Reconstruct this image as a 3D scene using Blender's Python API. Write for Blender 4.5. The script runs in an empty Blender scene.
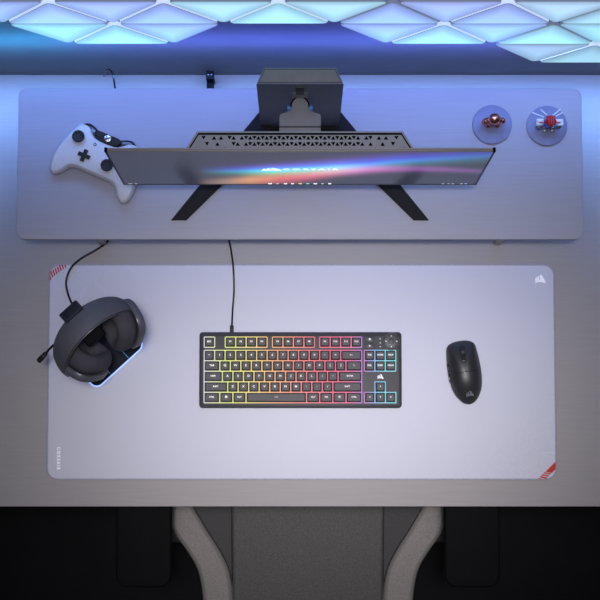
import bpy, bmesh, math, random
from mathutils import Vector, Matrix
random.seed(7)
S = bpy.context.scene
COL = S.collection
PI = math.pi

# ---------------------------------------------------------------- camera geometry
F = 2032.0; T = math.atan(0.0935); H = 3.729

def at(px, py, z):
    """pixel of the 600x600 frame -> point of the horizontal plane at height z (metres above the desk top)"""
    a = (px - 300) / F; b = (300 - py) / F; s, c = math.sin(T), math.cos(T)
    r = (a, s + b * c, -c + b * s)
    t = (z - H) / r[2]
    return Vector((r[0] * t, r[1] * t, z))

cam = bpy.data.objects.new('camera', bpy.data.cameras.new('camera'))
COL.objects.link(cam)
cam.location = (0, 0, H); cam.rotation_euler = (T, 0, 0)
cam.data.sensor_width = 36; cam.data.lens = F / 600 * 36
cam.data.clip_start = 0.05; cam.data.clip_end = 50
S.camera = cam
S.view_settings.view_transform = 'Standard'
S.view_settings.look = 'None'
S.view_settings.exposure = 0; S.view_settings.gamma = 1

# ---------------------------------------------------------------- materials
def lin(c):
    return tuple(((v / 255) / 12.92 if v / 255 <= .04045 else ((v / 255 + .055) / 1.055) ** 2.4) for v in c[:3]) + (1,)

def new_mat(name):
    m = bpy.data.materials.new(name); m.use_nodes = True
    nt = m.node_tree; nt.nodes.clear()
    out = nt.nodes.new('ShaderNodeOutputMaterial')
    b = nt.nodes.new('ShaderNodeBsdfPrincipled')
    nt.links.new(b.outputs[0], out.inputs[0])
    return m, nt, b

def N(nt, typ, **kw):
    n = nt.nodes.new(typ)
    for k, v in kw.items():
        setattr(n, k, v)
    return n

def mth(nt, op, a, b=None, clamp=False):
    n = nt.nodes.new('ShaderNodeMath'); n.operation = op; n.use_clamp = clamp
    for i, v in enumerate((a, b)):
        if v is None: continue
        if isinstance(v, (int, float)): n.inputs[i].default_value = v
        else: nt.links.new(v, n.inputs[i])
    return n.outputs[0]

def ramp(nt, fac, stops, interp='LINEAR'):
    r = nt.nodes.new('ShaderNodeValToRGB'); r.color_ramp.interpolation = interp
    e = r.color_ramp.elements
    while len(e) < len(stops): e.new(1.0)
    for i, (p, c) in enumerate(stops):
        e[i].position = p; e[i].color = c if len(c) == 4 else tuple(c) + (1,)
    nt.links.new(fac, r.inputs[0])
    return r.outputs[0]

def mat(name, c, rough=.5, metal=0., spec=.5, var=.06, nscale=60, stretch=(1, 1, 1), bump=0., bscale=400, emit=None, estr=0, coat=0):
    m, nt, b = new_mat(name)
    tc = N(nt, 'ShaderNodeTexCoord'); mp = N(nt, 'ShaderNodeMapping'); mp.inputs['Scale'].default_value = stretch
    nt.links.new(tc.outputs['Object'], mp.inputs[0])
    no = N(nt, 'ShaderNodeTexNoise'); no.inputs['Scale'].default_value = nscale; no.inputs['Detail'].default_value = 3
    nt.links.new(mp.outputs[0], no.inputs[0])
    base = lin(c)
    lo = tuple(max(0, v * (1 - var)) for v in base[:3]); hi = tuple(min(1, v * (1 + var)) for v in base[:3])
    col = ramp(nt, no.outputs['Fac'], [(.3, lo), (.7, hi)])
    nt.links.new(col, b.inputs['Base Color'])
    b.inputs['Roughness'].default_value = rough; b.inputs['Metallic'].default_value = metal
    b.inputs['Specular IOR Level'].default_value = spec
    b.inputs['Coat Weight'].default_value = coat
    if bump:
        n2 = N(nt, 'ShaderNodeTexNoise'); n2.inputs['Scale'].default_value = bscale; n2.inputs['Detail'].default_value = 2
        nt.links.new(mp.outputs[0], n2.inputs[0])
        bp = N(nt, 'ShaderNodeBump'); bp.inputs['Strength'].default_value = bump; bp.inputs['Distance'].default_value = .0006
        nt.links.new(n2.outputs['Fac'], bp.inputs['Height']); nt.links.new(bp.outputs[0], b.inputs['Normal'])
    if emit:
        b.inputs['Emission Color'].default_value = lin(emit); b.inputs['Emission Strength'].default_value = estr
    return m

M = {}
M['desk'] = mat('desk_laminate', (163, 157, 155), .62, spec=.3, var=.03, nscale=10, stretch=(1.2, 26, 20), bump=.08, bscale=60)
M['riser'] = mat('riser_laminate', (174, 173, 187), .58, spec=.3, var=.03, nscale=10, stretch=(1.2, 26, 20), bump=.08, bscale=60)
M['metal_dark'] = mat('dark_metal', (52, 52, 56), .5, .3)
M['riser_leg'] = mat('riser_leg_wood', (176, 166, 158), .6)
M['wall'] = mat('wall_paint', (122, 120, 120), .75, spec=.2, var=.03, nscale=30, bump=.05)
M['floor'] = mat('floor_dark', (12, 12, 14), .8, spec=.2, var=.2, nscale=20)
M['black'] = mat('black_plastic', (18, 18, 20), .55, spec=.35)
M['black_soft'] = mat('soft_black_plastic', (24, 24, 28), .6, bump=.1, bscale=900)
M['black_gloss'] = mat('gloss_black_plastic', (13, 15, 19), .18)
M['leg_black'] = mat('stand_leg_black', (26, 26, 28), .7, spec=.25)
M['housing'] = mat('monitor_housing', (156, 153, 151), .5, spec=.5)
M['housing_dark'] = mat('monitor_housing_dark', (40, 41, 46), .5)
M['column'] = mat('stand_column', (112, 114, 126), .5)
M['column_top'] = mat('stand_column_top', (124, 122, 119), .55)
M['bracket'] = mat('mount_bracket', (138, 136, 135), .5)
M['vent'] = mat('vent_hole', (7, 7, 8), .9, spec=.05)
M['bezel'] = mat('bezel', (132, 126, 120), .5)
M['white_plastic'] = mat('white_plastic', (218, 218, 224), .42, var=.01)
M['silver'] = mat('silver', (200, 200, 205), .25, .9)
M['knob_blue'] = mat('knob_blue', (92, 140, 205), .4)
M['copper'] = mat('copper', (232, 150, 128), .22, 1.0, var=.03)
M['toy_red'] = mat('toy_red', (200, 40, 45), .4)
M['toy_blue'] = mat('toy_blue', (40, 60, 170), .4)
M['toy_white'] = mat('toy_white', (222, 225, 230), .35)
M['toy_gray'] = mat('toy_gray', (120, 125, 135), .35, .4)
M['disc'] = mat('display_disc', (128, 132, 168), .5)
M['stitch'] = mat('mat_edge', (166, 166, 178), .8, nscale=300, var=.12)
M['mark_white'] = mat('white_print_lit', (232, 232, 246), .6, emit=(232, 232, 246), estr=.28)  # faint emission put into the print to brighten it, not a lamp
M['mark_dim'] = mat('pale_print', (214, 214, 228), .6)
M['mark_gray'] = mat('gray_print', (112, 114, 120), .4)
M['mark_red'] = mat('red_print', (196, 40, 38), .7, var=.03)
M['kb_body'] = mat('keyboard_body', (44, 44, 50), .5)
M['kb_plate'] = mat('keyboard_plate', (66, 64, 66), .5)
M['key'] = mat('keycap', (56, 53, 55), .55)
M['dial'] = mat('dial', (52, 50, 53), .45)
M['fabric'] = mat('chair_fabric', (88, 86, 84), .95, spec=.1, var=.32, nscale=520, bump=.5, bscale=700)
M['fabric_dark'] = mat('chair_fabric_dark', (74, 72, 72), .95, spec=.1, var=.16, nscale=520, bump=.5, bscale=700)
M['fabric_light'] = mat('chair_fabric_light', (138, 132, 128), .95, spec=.1, var=.2, nscale=520, bump=.4, bscale=700)
M['hs_shell'] = mat('headset_shell', (86, 87, 95), .5, bump=.05, bscale=600)
M['hs_pad'] = mat('headset_pad', (72, 70, 77), .85, spec=.2, bump=.2, bscale=900)
M['hs_inner'] = mat('headset_inner_mesh', (24, 24, 27), .9, bump=.4, bscale=500)
M['hs_trim'] = mat('headset_trim', (105, 105, 110), .35, .4)
M['st_plate'] = mat('stand_plate', (18, 24, 36), .65, spec=.2)
M['st_body'] = mat('stand_body', (18, 22, 40), .6, spec=.3)
M['grip'] = mat('grip_black', (10, 10, 13), .75, spec=.12)
M['line_dim'] = mat('plate_line', (40, 90, 120), .5, emit=(60, 150, 190), estr=.35)
M['mouse'] = mat('mouse_shell', (44, 43, 44), .42, bump=.05, bscale=900)
M['rubber'] = mat('rubber', (20, 20, 22), .8)
M['rim'] = mat('panel_rim', (225, 235, 245), .35, var=.02, emit=(205, 225, 255), estr=.75)  # emission stands in for light caught by the white rim
M['rim_gray'] = mat('panel_rim_gray', (160, 165, 180), .35, var=.02, emit=(140, 155, 190), estr=.3)  # less lit copy of the same rim

def emit_mat(name, c, s):
    return mat(name, c, .5, emit=c, estr=s, var=.01)
M['glow_blue'] = emit_mat('edge_glow', (160, 190, 255), .9)
M['icon_white'] = emit_mat('screen_white', (245, 250, 255), .95)
M['icon_dim'] = emit_mat('screen_gray', (190, 195, 205), .7)
M['icon_amber'] = emit_mat('screen_amber', (235, 215, 150), .8)
M['icon_teal'] = emit_mat('screen_teal', (120, 215, 220), .8)

# mouse mat cloth with a faint line pattern that only shows towards two corners
def mat_cloth():
    m, nt, b = new_mat('mat_cloth')
    tc = N(nt, 'ShaderNodeTexCoord')
    no = N(nt, 'ShaderNodeTexNoise'); no.inputs['Scale'].default_value = 900
    nt.links.new(tc.outputs['Object'], no.inputs[0])
    v = N(nt, 'ShaderNodeTexVoronoi'); v.feature = 'DISTANCE_TO_EDGE'; v.distance = 'EUCLIDEAN'; v.inputs['Scale'].default_value = 30
    nt.links.new(tc.outputs['Object'], v.inputs[0])
    d = mth(nt, 'SUBTRACT', v.outputs['Distance'], .12); d = mth(nt, 'ABSOLUTE', d)
    line = mth(nt, 'LESS_THAN', d, .02)
    sx = N(nt, 'ShaderNodeSeparateXYZ'); nt.links.new(tc.outputs['Object'], sx.inputs[0])
    # object origin sits in the middle of the mat; diagonal coordinate from top-left to bottom-right
    q = mth(nt, 'ADD', mth(nt, 'MULTIPLY', sx.outputs[0], 1.0), mth(nt, 'MULTIPLY', sx.outputs[1], -1.1))
    q = mth(nt, 'ABSOLUTE', q)
    msk = mth(nt, 'MULTIPLY', mth(nt, 'SUBTRACT', q, .40), 4.0, clamp=True)
    f = mth(nt, 'MULTIPLY', mth(nt, 'MULTIPLY', line, msk), .22)
    f = mth(nt, 'ADD', f, mth(nt, 'MULTIPLY', no.outputs['Fac'], .25))
    nt.links.new(ramp(nt, f, [(0, lin((205, 204, 215))), (1, lin((232, 231, 243)))]), b.inputs['Base Color'])
    b.inputs['Roughness'].default_value = .72; b.inputs['Specular IOR Level'].default_value = .25
    return m
M['cloth'] = mat_cloth()

# keyboard light: the colour runs along the keyboard from left to right
def rainbow(name, stops, strength, x0, x1, lighten=0):
    m, nt, b = new_mat(name)
    g = N(nt, 'ShaderNodeNewGeometry'); sx = N(nt, 'ShaderNodeSeparateXYZ'); nt.links.new(g.outputs['Position'], sx.inputs[0])
    f = mth(nt, 'DIVIDE', mth(nt, 'SUBTRACT', sx.outputs[0], x0), x1 - x0)
    def w(c): return tuple(v + (255 - v) * lighten for v in c)
    c = ramp(nt, f, [(p, lin(w(k))) for p, k in stops])
    b.inputs['Base Color'].default_value = (.02, .02, .02, 1)
    nt.links.new(c, b.inputs['Emission Color']); b.inputs['Emission Strength'].default_value = strength
    return m
KX0 = at(204, 370, .03).x; KX1 = at(397, 370, .03).x
KR = [(0, (205, 205, 205)), (.05, (214, 220, 168)), (.12, (212, 222, 112)), (.25, (228, 205, 112)), (.36, (236, 160, 96)), (.5, (232, 110, 104)),
      (.65, (228, 76, 110)), (.76, (222, 90, 140)), (.815, (176, 112, 200)), (.835, (186, 100, 175)), (.87, (110, 145, 210)), (.93, (105, 190, 212)), (1, (112, 212, 214))]
M['kb_glow'] = rainbow('key_backlight', KR, 1.0, KX0, KX1, .12)
M['kb_legend'] = rainbow('key_legend', KR, 1.15, KX0, KX1, .75)
M['kb_side'] = M['kb_glow']

# light panels: one material, the colour of each panel is its object colour
def panel_mat(name, sgn):
    # local origin is the middle of the panel's bounding box; sgn +1 tip up, -1 tip down
    m, nt, b = new_mat(name)
    oi = N(nt, 'ShaderNodeObjectInfo'); tc = N(nt, 'ShaderNodeTexCoord')
    g = N(nt, 'ShaderNodeSeparateXYZ'); nt.links.new(tc.outputs['Object'], g.inputs[0])
    no = N(nt, 'ShaderNodeTexNoise'); no.inputs['Scale'].default_value = 9
    nt.links.new(tc.outputs['Object'], no.inputs[0])
    h, w = .140, .084
    zt = mth(nt, 'MULTIPLY', g.outputs[2], sgn)
    dbase = mth(nt, 'ADD', zt, h / 2)
    dside = mth(nt, 'MULTIPLY', mth(nt, 'SUBTRACT', mth(nt, 'MULTIPLY', mth(nt, 'SUBTRACT', h / 2, zt), w / h), mth(nt, 'ABSOLUTE', g.outputs[0])), .86)
    ed = mth(nt, 'MINIMUM', dbase if sgn < 0 else dside, dside)
    ed = mth(nt, 'POWER', mth(nt, 'MULTIPLY', mth(nt, 'ADD', ed, .003), 1 / .034, clamp=True), .8)
    low = mth(nt, 'ADD', mth(nt, 'MULTIPLY', g.outputs[2], -1 / h), .5, clamp=True)      # 0 at the top, 1 at the bottom
    low = mth(nt, 'POWER', low, 1.1)
    f = mth(nt, 'MULTIPLY', low, mth(nt, 'ADD', mth(nt, 'MULTIPLY', ed, .45), .55))
    f = mth(nt, 'ADD', f, mth(nt, 'MULTIPLY', mth(nt, 'SUBTRACT', no.outputs['Fac'], .5), .3), clamp=True)
    hi = N(nt, 'ShaderNodeMix'); hi.data_type = 'RGBA'; hi.inputs[0].default_value = 1
    nt.links.new(oi.outputs['Alpha'], hi.inputs[0])
    nt.links.new(oi.outputs['Color'], hi.inputs[6]); hi.inputs[7].default_value = lin((168, 246, 255))
    mx = N(nt, 'ShaderNodeMix'); mx.data_type = 'RGBA'
    nt.links.new(f, mx.inputs[0]); nt.links.new(oi.outputs['Color'], mx.inputs[6]); nt.links.new(hi.outputs[2], mx.inputs[7])
    nt.links.new(mx.outputs[2], b.inputs['Emission Color'])
    st = mth(nt, 'ADD', mth(nt, 'MULTIPLY', ed, .58), .56)
    nt.links.new(st, b.inputs['Emission Strength'])
    b.inputs['Base Color'].default_value = (.05, .05, .05, 1); b.inputs['Roughness'].default_value = .5
    return m
M['panel_up'] = panel_mat('panel_diffuser_up', 1); M['panel_down'] = panel_mat('panel_diffuser_down', -1)

# the display: a dark desktop with a bright wave running across it
def screen_mat():
    m, nt, b = new_mat('display_picture')
    tc = N(nt, 'ShaderNodeTexCoord'); g = N(nt, 'ShaderNodeSeparateXYZ'); nt.links.new(tc.outputs['Generated'], g.inputs[0])
    s, t = g.outputs[0], g.outputs[2]
    def curve(pts):
        n = nt.nodes.new('ShaderNodeFloatCurve'); c = n.mapping.curves[0]
        n.mapping.use_clip = False
        c.points[0].location = pts[0]; c.points[1].location = pts[-1]
        for p in pts[1:-1]: c.points.new(*p)
        n.mapping.update(); nt.links.new(s, n.inputs['Value'])
        return n.outputs[0]
    def smooth(a, b_, w):  # gaussian-like bump of t about curve a with width curve b_
        d = mth(nt, 'DIVIDE', mth(nt, 'SUBTRACT', t, a), b_)
        d2 = mth(nt, 'MULTIPLY', d, d)
        return d, mth(nt, 'POWER', 2.71828, mth(nt, 'MULTIPLY', d2, -w))
    # cool ribbon
    ca = curve([(0, .42), (.22, .44), (.4, .47), (.52, .53), (.64, .62), (.8, .78), (1, .92)])
    wa = curve([(0, .1), (.25, .13), (.45, .17), (.6, .2), (.8, .2), (1, .2)])
    d, ga = smooth(ca, wa, 1.1)
    fa = mth(nt, 'ADD', mth(nt, 'MULTIPLY', d, .36), .5, clamp=True)
    colA = ramp(nt, fa, [(0, lin((60, 220, 130))), (.22, lin((60, 225, 170))), (.42, lin((60, 215, 245))), (.6, lin((70, 120, 235))), (.85, lin((105, 70, 200))), (1, lin((90, 60, 160)))])
    colR = ramp(nt, s, [(.0, (0, 0, 0)), (.22, (0, 0, 0)), (.33, (.35, .35, .5)), (.42, (1, 1, 1)), (.6, (.95, .9, .95)), (.68, (.55, .4, .8)), (.85, (.28, .2, .5)), (1, (.16, .14, .34))])
    # warm ribbon
    cb = curve([(0, .0), (.24, .06), (.4, .17), (.5, .26), (.62, .43), (.75, .5), (1, .42)])
    wb = curve([(0, .1), (.3, .13), (.42, .17), (.52, .16), (.62, .13), (.75, .1), (1, .07)])
    d2, gb = smooth(cb, wb, 1.0)
    colB = ramp(nt, s, [(.0, (0, 0, 0)), (.2, (0, 0, 0)), (.29, lin((135, 105, 75))), (.36, lin((195, 132, 72))), (.45, lin((200, 80, 74))), (.55, lin((200, 68, 108))), (.66, lin((190, 70, 160))), (.8, lin((120, 55, 130))), (1, lin((85, 50, 100)))])
    def mul(c, f):
        n = N(nt, 'ShaderNodeVectorMath', operation='SCALE'); nt.links.new(c, n.inputs[0]); nt.links.new(f, n.inputs['Scale']); return n.outputs[0]
    def vadd(a, b_):
        n = N(nt, 'ShaderNodeVectorMath', operation='ADD'); nt.links.new(a, n.inputs[0])
        if isinstance(b_, tuple): n.inputs[1].default_value = b_
        else: nt.links.new(b_, n.inputs[1])
        return n.outputs[0]
    vm = N(nt, 'ShaderNodeVectorMath', operation='MULTIPLY'); nt.links.new(mul(colA, ga), vm.inputs[0]); nt.links.new(colR, vm.inputs[1])
    tot = vadd(vadd(vm.outputs[0], mul(colB, gb)), (.030, .034, .055))
    nt.links.new(tot, b.inputs['Emission Color']); b.inputs['Emission Strength'].default_value = 1.15
    b.inputs['Base Color'].default_value = (.01, .01, .012, 1); b.inputs['Roughness'].default_value = .16; b.inputs['IOR'].default_value = 1.2
    b.inputs['Specular IOR Level'].default_value = .12
    return m
M['screen'] = screen_mat()

# ---------------------------------------------------------------- mesh helpers
def bm_new(): return bmesh.new()

def world_loc(o):
    v = Vector((0, 0, 0))
    while o: v += o.location; o = o.parent
    return v

def link(name, bm, m, parent=None, sharp=35, smooth=True, kind=None):
    """bm holds world coordinates; the object gets its origin in the middle of the mesh"""
    me = bpy.data.meshes.new(name)
    bmesh.ops.recalc_face_normals(bm, faces=bm.faces)
    bm.normal_update()
    big = [f for f in bm.faces if len(f.verts) > 4]
    if big: bmesh.ops.triangulate(bm, faces=big, ngon_method='EAR_CLIP')
    xs = [v.co for v in bm.verts]
    c = Vector([(min(v[i] for v in xs) + max(v[i] for v in xs)) / 2 for i in range(3)])
    for v in bm.verts: v.co -= c
    bm.to_mesh(me); bm.free()
    if smooth:
        for p in me.polygons: p.use_smooth = True
        me.set_sharp_from_angle(angle=math.radians(sharp))
    me.materials.append(m)
    o = bpy.data.objects.new(name, me); COL.objects.link(o)
    o.location = c - (world_loc(parent) if parent else Vector((0, 0, 0)))
    if parent: o.parent = parent
    if kind: o['kind'] = kind
    return o

def thing(name, label, cat, loc, group=None):
    o = bpy.data.objects.new(name, None); COL.objects.link(o); o.location = loc
    o.empty_display_size = .02
    o['label'] = label; o['category'] = cat
    if group: o['group'] = group
    return o

def tag(o, label, cat, group=None):
    o['label'] = label; o['category'] = cat
    if group: o['group'] = group
    return o

def box(bm, x0, x1, y0, y1, z0, z1, bev=0., seg=2, mtx=None):
    b = bmesh.new()
    bmesh.ops.create_cube(b, size=1)
    for v in b.verts:
        v.co = Vector((x0 + (v.co.x + .5) * (x1 - x0), y0 + (v.co.y + .5) * (y1 - y0), z0 + (v.co.z + .5) * (z1 - z0)))
    if bev: bmesh.ops.bevel(b, geom=b.edges[:], offset=bev, segments=seg, profile=.5, affect='EDGES')
    merge(bm, b, mtx)

def merge(bm, b, mtx=None):
    if mtx: bmesh.ops.transform(b, matrix=mtx, verts=b.verts)
    me = bpy.data.meshes.new('tmp'); b.to_mesh(me); b.free(); bm.from_mesh(me); bpy.data.meshes.remove(me)

def rrect(x0, x1, y0, y1, r, seg=8):
    pts = []
    for cx, cy, a0 in ((x1 - r, y1 - r, 0), (x0 + r, y1 - r, PI / 2), (x0 + r, y0 + r, PI), (x1 - r, y0 + r, 1.5 * PI)):
        for i in range(seg + 1):
            a = a0 + PI / 2 * i / seg
            pts.append((cx + r * math.cos(a), cy + r * math.sin(a)))
    return pts

def round_poly(pts, r, seg=5):
    out = []; n = len(pts)
    for i in range(n):
        p, a, b = Vector(pts[i]), Vector(pts[i - 1]), Vector(pts[(i + 1) % n])
        u, w = (a - p).normalized(), (b - p).normalized()
        half = math.acos(max(-1, min(1, u.dot(w)))) / 2
        d = r / math.tan(half)
        c = p + (u + w).normalized() * (r / math.sin(half))
        s, e = p + u * d - c, p + w * d - c
        a0 = math.atan2(s.y, s.x); a1 = math.atan2(e.y, e.x)
        da = (a1 - a0 + PI) % (2 * PI) - PI
        for k in range(seg + 1):
            t = a0 + da * k / seg
            out.append((c.x + r * math.cos(t), c.y + r * math.sin(t)))
    return out

def smooth_loop(pts, k=6):
    out = []; n = len(pts)
    P = [Vector(p) for p in pts]
    for i in range(n):
        a, b, c, d = P[i - 1], P[i], P[(i + 1) % n], P[(i + 2) % n]
        for j in range(k):
            t = j / k
            out.append(tuple(.5 * ((2 * b) + (c - a) * t + (2 * a - 5 * b + 4 * c - d) * t * t + (3 * b - a - 3 * c + d) * t ** 3)))
    return out

def smooth_path(pts, k=8):
    P = [Vector(p) for p in pts]; out = []
    for i in range(len(P) - 1):
        a = P[max(i - 1, 0)]; b = P[i]; c = P[i + 1]; d = P[min(i + 2, len(P) - 1)]
        for j in range(k):
            t = j / k
            out.append(.5 * ((2 * b) + (c - a) * t + (2 * a - 5 * b + 4 * c - d) * t * t + (3 * b - a - 3 * c + d) * t ** 3))
    out.append(P[-1]); return out

def inset_poly(pts, d):
    n = len(pts); P = [Vector(p[:2]) for p in pts]
    area = sum(P[i - 1].x * P[i].y - P[i].x * P[i - 1].y for i in range(n))
    sgn = 1 if area > 0 else -1
    out = []
    for i in range(n):
        e1 = P[i] - P[i - 1]; e2 = P[(i + 1) % n] - P[i]
        if e1.length < 1e-9: e1 = e2
        if e2.length < 1e-9: e2 = e1
        n1 = Vector((-e1.y, e1.x)).normalized() * sgn; n2 = Vector((-e2.y, e2.x)).normalized() * sgn
        m = (n1 + n2); L = m.length
        m = m / L if L > 1e-6 else n1
        out.append(P[i] + m * d / max(.5, m.dot(n1)))
    return out

def pillow(bm, pts, prof, mtx=None, warp=None):
    """stack of rings (inset, z) over an outline, capped at both ends"""
    b = bmesh.new(); rings = []
    for d, z in prof:
        rings.append([b.verts.new((p[0], p[1], z)) for p in inset_poly(pts, d)])
    n = len(pts)
    for r0, r1 in zip(rings, rings[1:]):
        for i in range(n):
            b.faces.new((r0[i], r0[(i + 1) % n], r1[(i + 1) % n], r1[i]))
    b.faces.new(list(reversed(rings[0]))); b.faces.new(rings[-1])
    if warp:
        for v in b.verts: v.co.z = warp(v.co)
    b.normal_update()
    bmesh.ops.triangulate(b, faces=[f for f in b.faces if len(f.verts) > 4], ngon_method='EAR_CLIP')
    merge(bm, b, mtx)

def slab(bm, pts, z0, z1, bev=.001, mtx=None):
    pillow(bm, pts, [(bev, z0), (0, z0 + bev), (0, z1 - bev), (bev * .3, z1 - bev * .3), (bev, z1)], mtx)

def circ(cx, cy, r, n=32, ry=None):
    return [(cx + r * math.cos(2 * PI * i / n), cy + (ry or r) * math.sin(2 * PI * i / n)) for i in range(n)]

def tube(bm, path, r, n=10, mtx=None):
    b = bmesh.new(); P = [Vector(p) for p in path]; rings = []
    up = Vector((0, 0, 1))
    for i, p in enumerate(P):
        t = (P[min(i + 1, len(P) - 1)] - P[max(i - 1, 0)]).normalized()
        ref = up if abs(t.dot(up)) < .95 else Vector((1, 0, 0))
        a = t.cross(ref).normalized(); c = a.cross(t).normalized()
        rr = r(i / (len(P) - 1)) if callable(r) else r
        rings.append([b.verts.new(p + a * rr * math.cos(2 * PI * k / n) + c * rr * math.sin(2 * PI * k / n)) for k in range(n)])
    for r0, r1 in zip(rings, rings[1:]):
        for k in range(n): b.faces.new((r0[k], r0[(k + 1) % n], r1[(k + 1) % n], r1[k]))
    b.faces.new(list(reversed(rings[0]))); b.faces.new(rings[-1])
    merge(bm, b, mtx)

def ball(bm, c, r, mtx=None, u=20, v=14):
    b = bmesh.new(); bmesh.ops.create_uvsphere(b, u_segments=u, v_segments=v, radius=1)
    rr = r if isinstance(r, (tuple, list)) else (r, r, r)
    for w in b.verts: w.co = Vector((c[0] + w.co.x * rr[0], c[1] + w.co.y * rr[1], c[2] + w.co.z * rr[2]))
    merge(bm, b, mtx)

def flat(bm, polys, z, th=.0004, mtx=None):
    """flat printed shapes: thin prisms"""
    for p in polys:
        b = bmesh.new()
        vs = [b.verts.new((q[0], q[1], z)) for q in p]
        f = b.faces.new(vs); b.normal_update()
        r = bmesh.ops.extrude_face_region(b, geom=[f])
        for v in r['geom']:
            if isinstance(v, bmesh.types.BMVert): v.co.z += th
        merge(bm, b, mtx)

def text_bm(body, size, th=.0002, xs=1.0, bold=0.0, spacing=1.0):
    cu = bpy.data.curves.new('txt', 'FONT'); cu.body = body; cu.size = size; cu.align_x = 'CENTER'; cu.align_y = 'CENTER'
    cu.extrude = th / 2; cu.offset = bold; cu.space_character = spacing; cu.resolution_u = 3
    o = bpy.data.objects.new('txt', cu); COL.objects.link(o)
    bpy.context.view_layer.update()
    dg = bpy.context.evaluated_depsgraph_get()
    me = bpy.data.meshes.new_from_object(o.evaluated_get(dg))
    b = bmesh.new(); b.from_mesh(me)
    bpy.data.objects.remove(o); bpy.data.curves.remove(cu); bpy.data.meshes.remove(me)
    for v in b.verts: v.co.x *= xs
    if b.verts:
        for i in (0, 1):
            lo = min(v.co[i] for v in b.verts); hi = max(v.co[i] for v in b.verts)
            for v in b.verts: v.co[i] -= (lo + hi) / 2
    return b

# three-sail emblem in a unit box (0..1 wide, 0..~.85 tall)
SAILS = [
    [(.00, .00), (.10, .09), (.25, .16), (.43, .19), (.60, .19), (.78, .15), (.98, .05), (.97, .20), (.82, .27), (.55, .30), (.30, .27), (.12, .19)],
    [(.10, .21), (.07, .36), (.09, .52), (.13, .58), (.22, .62), (.20, .50), (.21, .38), (.25, .28)],
    [(.28, .29), (.25, .44), (.28, .60), (.33, .70), (.45, .74), (.40, .60), (.41, .45), (.46, .31)],
    [(.50, .31), (.53, .50), (.52, .70), (.50, .84), (.64, .78), (.80, .62), (.73, .58), (.86, .44), (.96, .22), (.80, .28)],
]
def emblem(bm, w, mtx, th=.0004):
    flat(bm, [[(x * w - w / 2, y * w - .42 * w) for x, y in p] for p in SAILS], 0, th, mtx)

def Tr(v): return Matrix.Translation(Vector(v))
def Rz(a): return Matrix.Rotation(a, 4, 'Z')
def Rx(a): return Matrix.Rotation(a, 4, 'X')

# ================================================================ THE SETTING
YW = at(300, 74, 0).y
YF = at(300, 506.5, 0).y
b = bm_new(); box(b, -2.2, 2.2, YW, YW + .1, -.74, 2.6); link('wall_back', b, M['wall'], kind='structure', smooth=False)
b = bm_new(); box(b, -2.2, 2.2, -2.2, YW + .1, -.80, -.74); link('floor', b, M['floor'], kind='structure', smooth=False)

# ---------------------------------------------------------------- desk
desk = thing('desk', 'wide grey brushed laminate desk standing against the blue-lit wall', 'desk', (0, .37, -.74))
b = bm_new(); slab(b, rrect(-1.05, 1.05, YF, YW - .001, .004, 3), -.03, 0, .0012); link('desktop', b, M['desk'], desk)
for sx in (-1, 1):
    for yy in (.10, .66):
        b = bm_new(); box(b, sx * .95 - .03, sx * .95 + .03, yy - .03, yy + .03, -.74, -.03, .003); link('leg', b, M['metal_dark'], desk)

# ---------------------------------------------------------------- riser shelf
RZ = .118
riser = thing('monitor_riser', 'long pale rounded shelf board raised over the back of the desk', 'shelf', (0, .58, 0))
b = bm_new(); yb = at(300, 239.3, RZ).y; yt = at(300, 88.4, RZ).y
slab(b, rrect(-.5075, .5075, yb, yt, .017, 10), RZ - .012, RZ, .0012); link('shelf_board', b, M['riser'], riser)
for px in (100.5, 499.5):
    x = at(px, 243, .05).x
    for yy in (yb + .012, yt - .03):
        b = bm_new(); box(b, x - .006, x + .006, yy - .008, yy + .008, 0, RZ - .012, .001); link('leg', b, M['riser_leg'], riser)

# ---------------------------------------------------------------- desk mat
MZ = .004
mx0, mx1 = -.4632, .4692; my0, my1 = .0182, .4151
mat_t = thing('desk_mat', 'large pale lavender desk mat with red striped corners on the desk', 'desk mat', ((mx0 + mx1) / 2, (my0 + my1) / 2, 0))
b = bm_new(); slab(b, rrect(mx0 + .002, mx1 - .002, my0 + .002, my1 - .002, .019, 8), 0, MZ, .0008); link('cloth_sheet', b, M['cloth'], mat_t)
b = bm_new(); loop = rrect(mx0 + .0016, mx1 - .0016, my0 + .0016, my1 - .0016, .0195, 8)
rim = [Vector((p[0], p[1], .0026)) for p in loop]; tube(b, rim + [rim[0]], .0019, 8); link('stitched_edge', b, M['stitch'], mat_t)
def clip_to_mat(polys, z):
    """keep the printed stripes inside the rounded outline of the mat"""
    out = []
    cl = [Vector(p) for p in rrect(mx0 + .0008, mx1 - .0008, my0 + .0008, my1 - .0008, .020, 8)]
    for poly in polys:
        P = [Vector(p) for p in poly]
        for i in range(len(cl)):
            a, c = cl[i], cl[(i + 1) % len(cl)]; e = c - a
            if e.length < 1e-8: continue
            def side(q): return e.x * (q.y - a.y) - e.y * (q.x - a.x)
            Q = []
            for j in range(len(P)):
                p, q = P[j], P[(j + 1) % len(P)]; sp, sq = side(p), side(q)
                if sp >= 0: Q.append(p)
                if (sp >= 0) != (sq >= 0): Q.append(p + (q - p) * (sp / (sp - sq)))
            P = Q
            if len(P) < 3: break
        if len(P) >= 3: out.append([tuple(p) for p in P])
    return out
def px_poly(pts, z): return [tuple(at(x, y, z))[:2] for x, y in pts]
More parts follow.
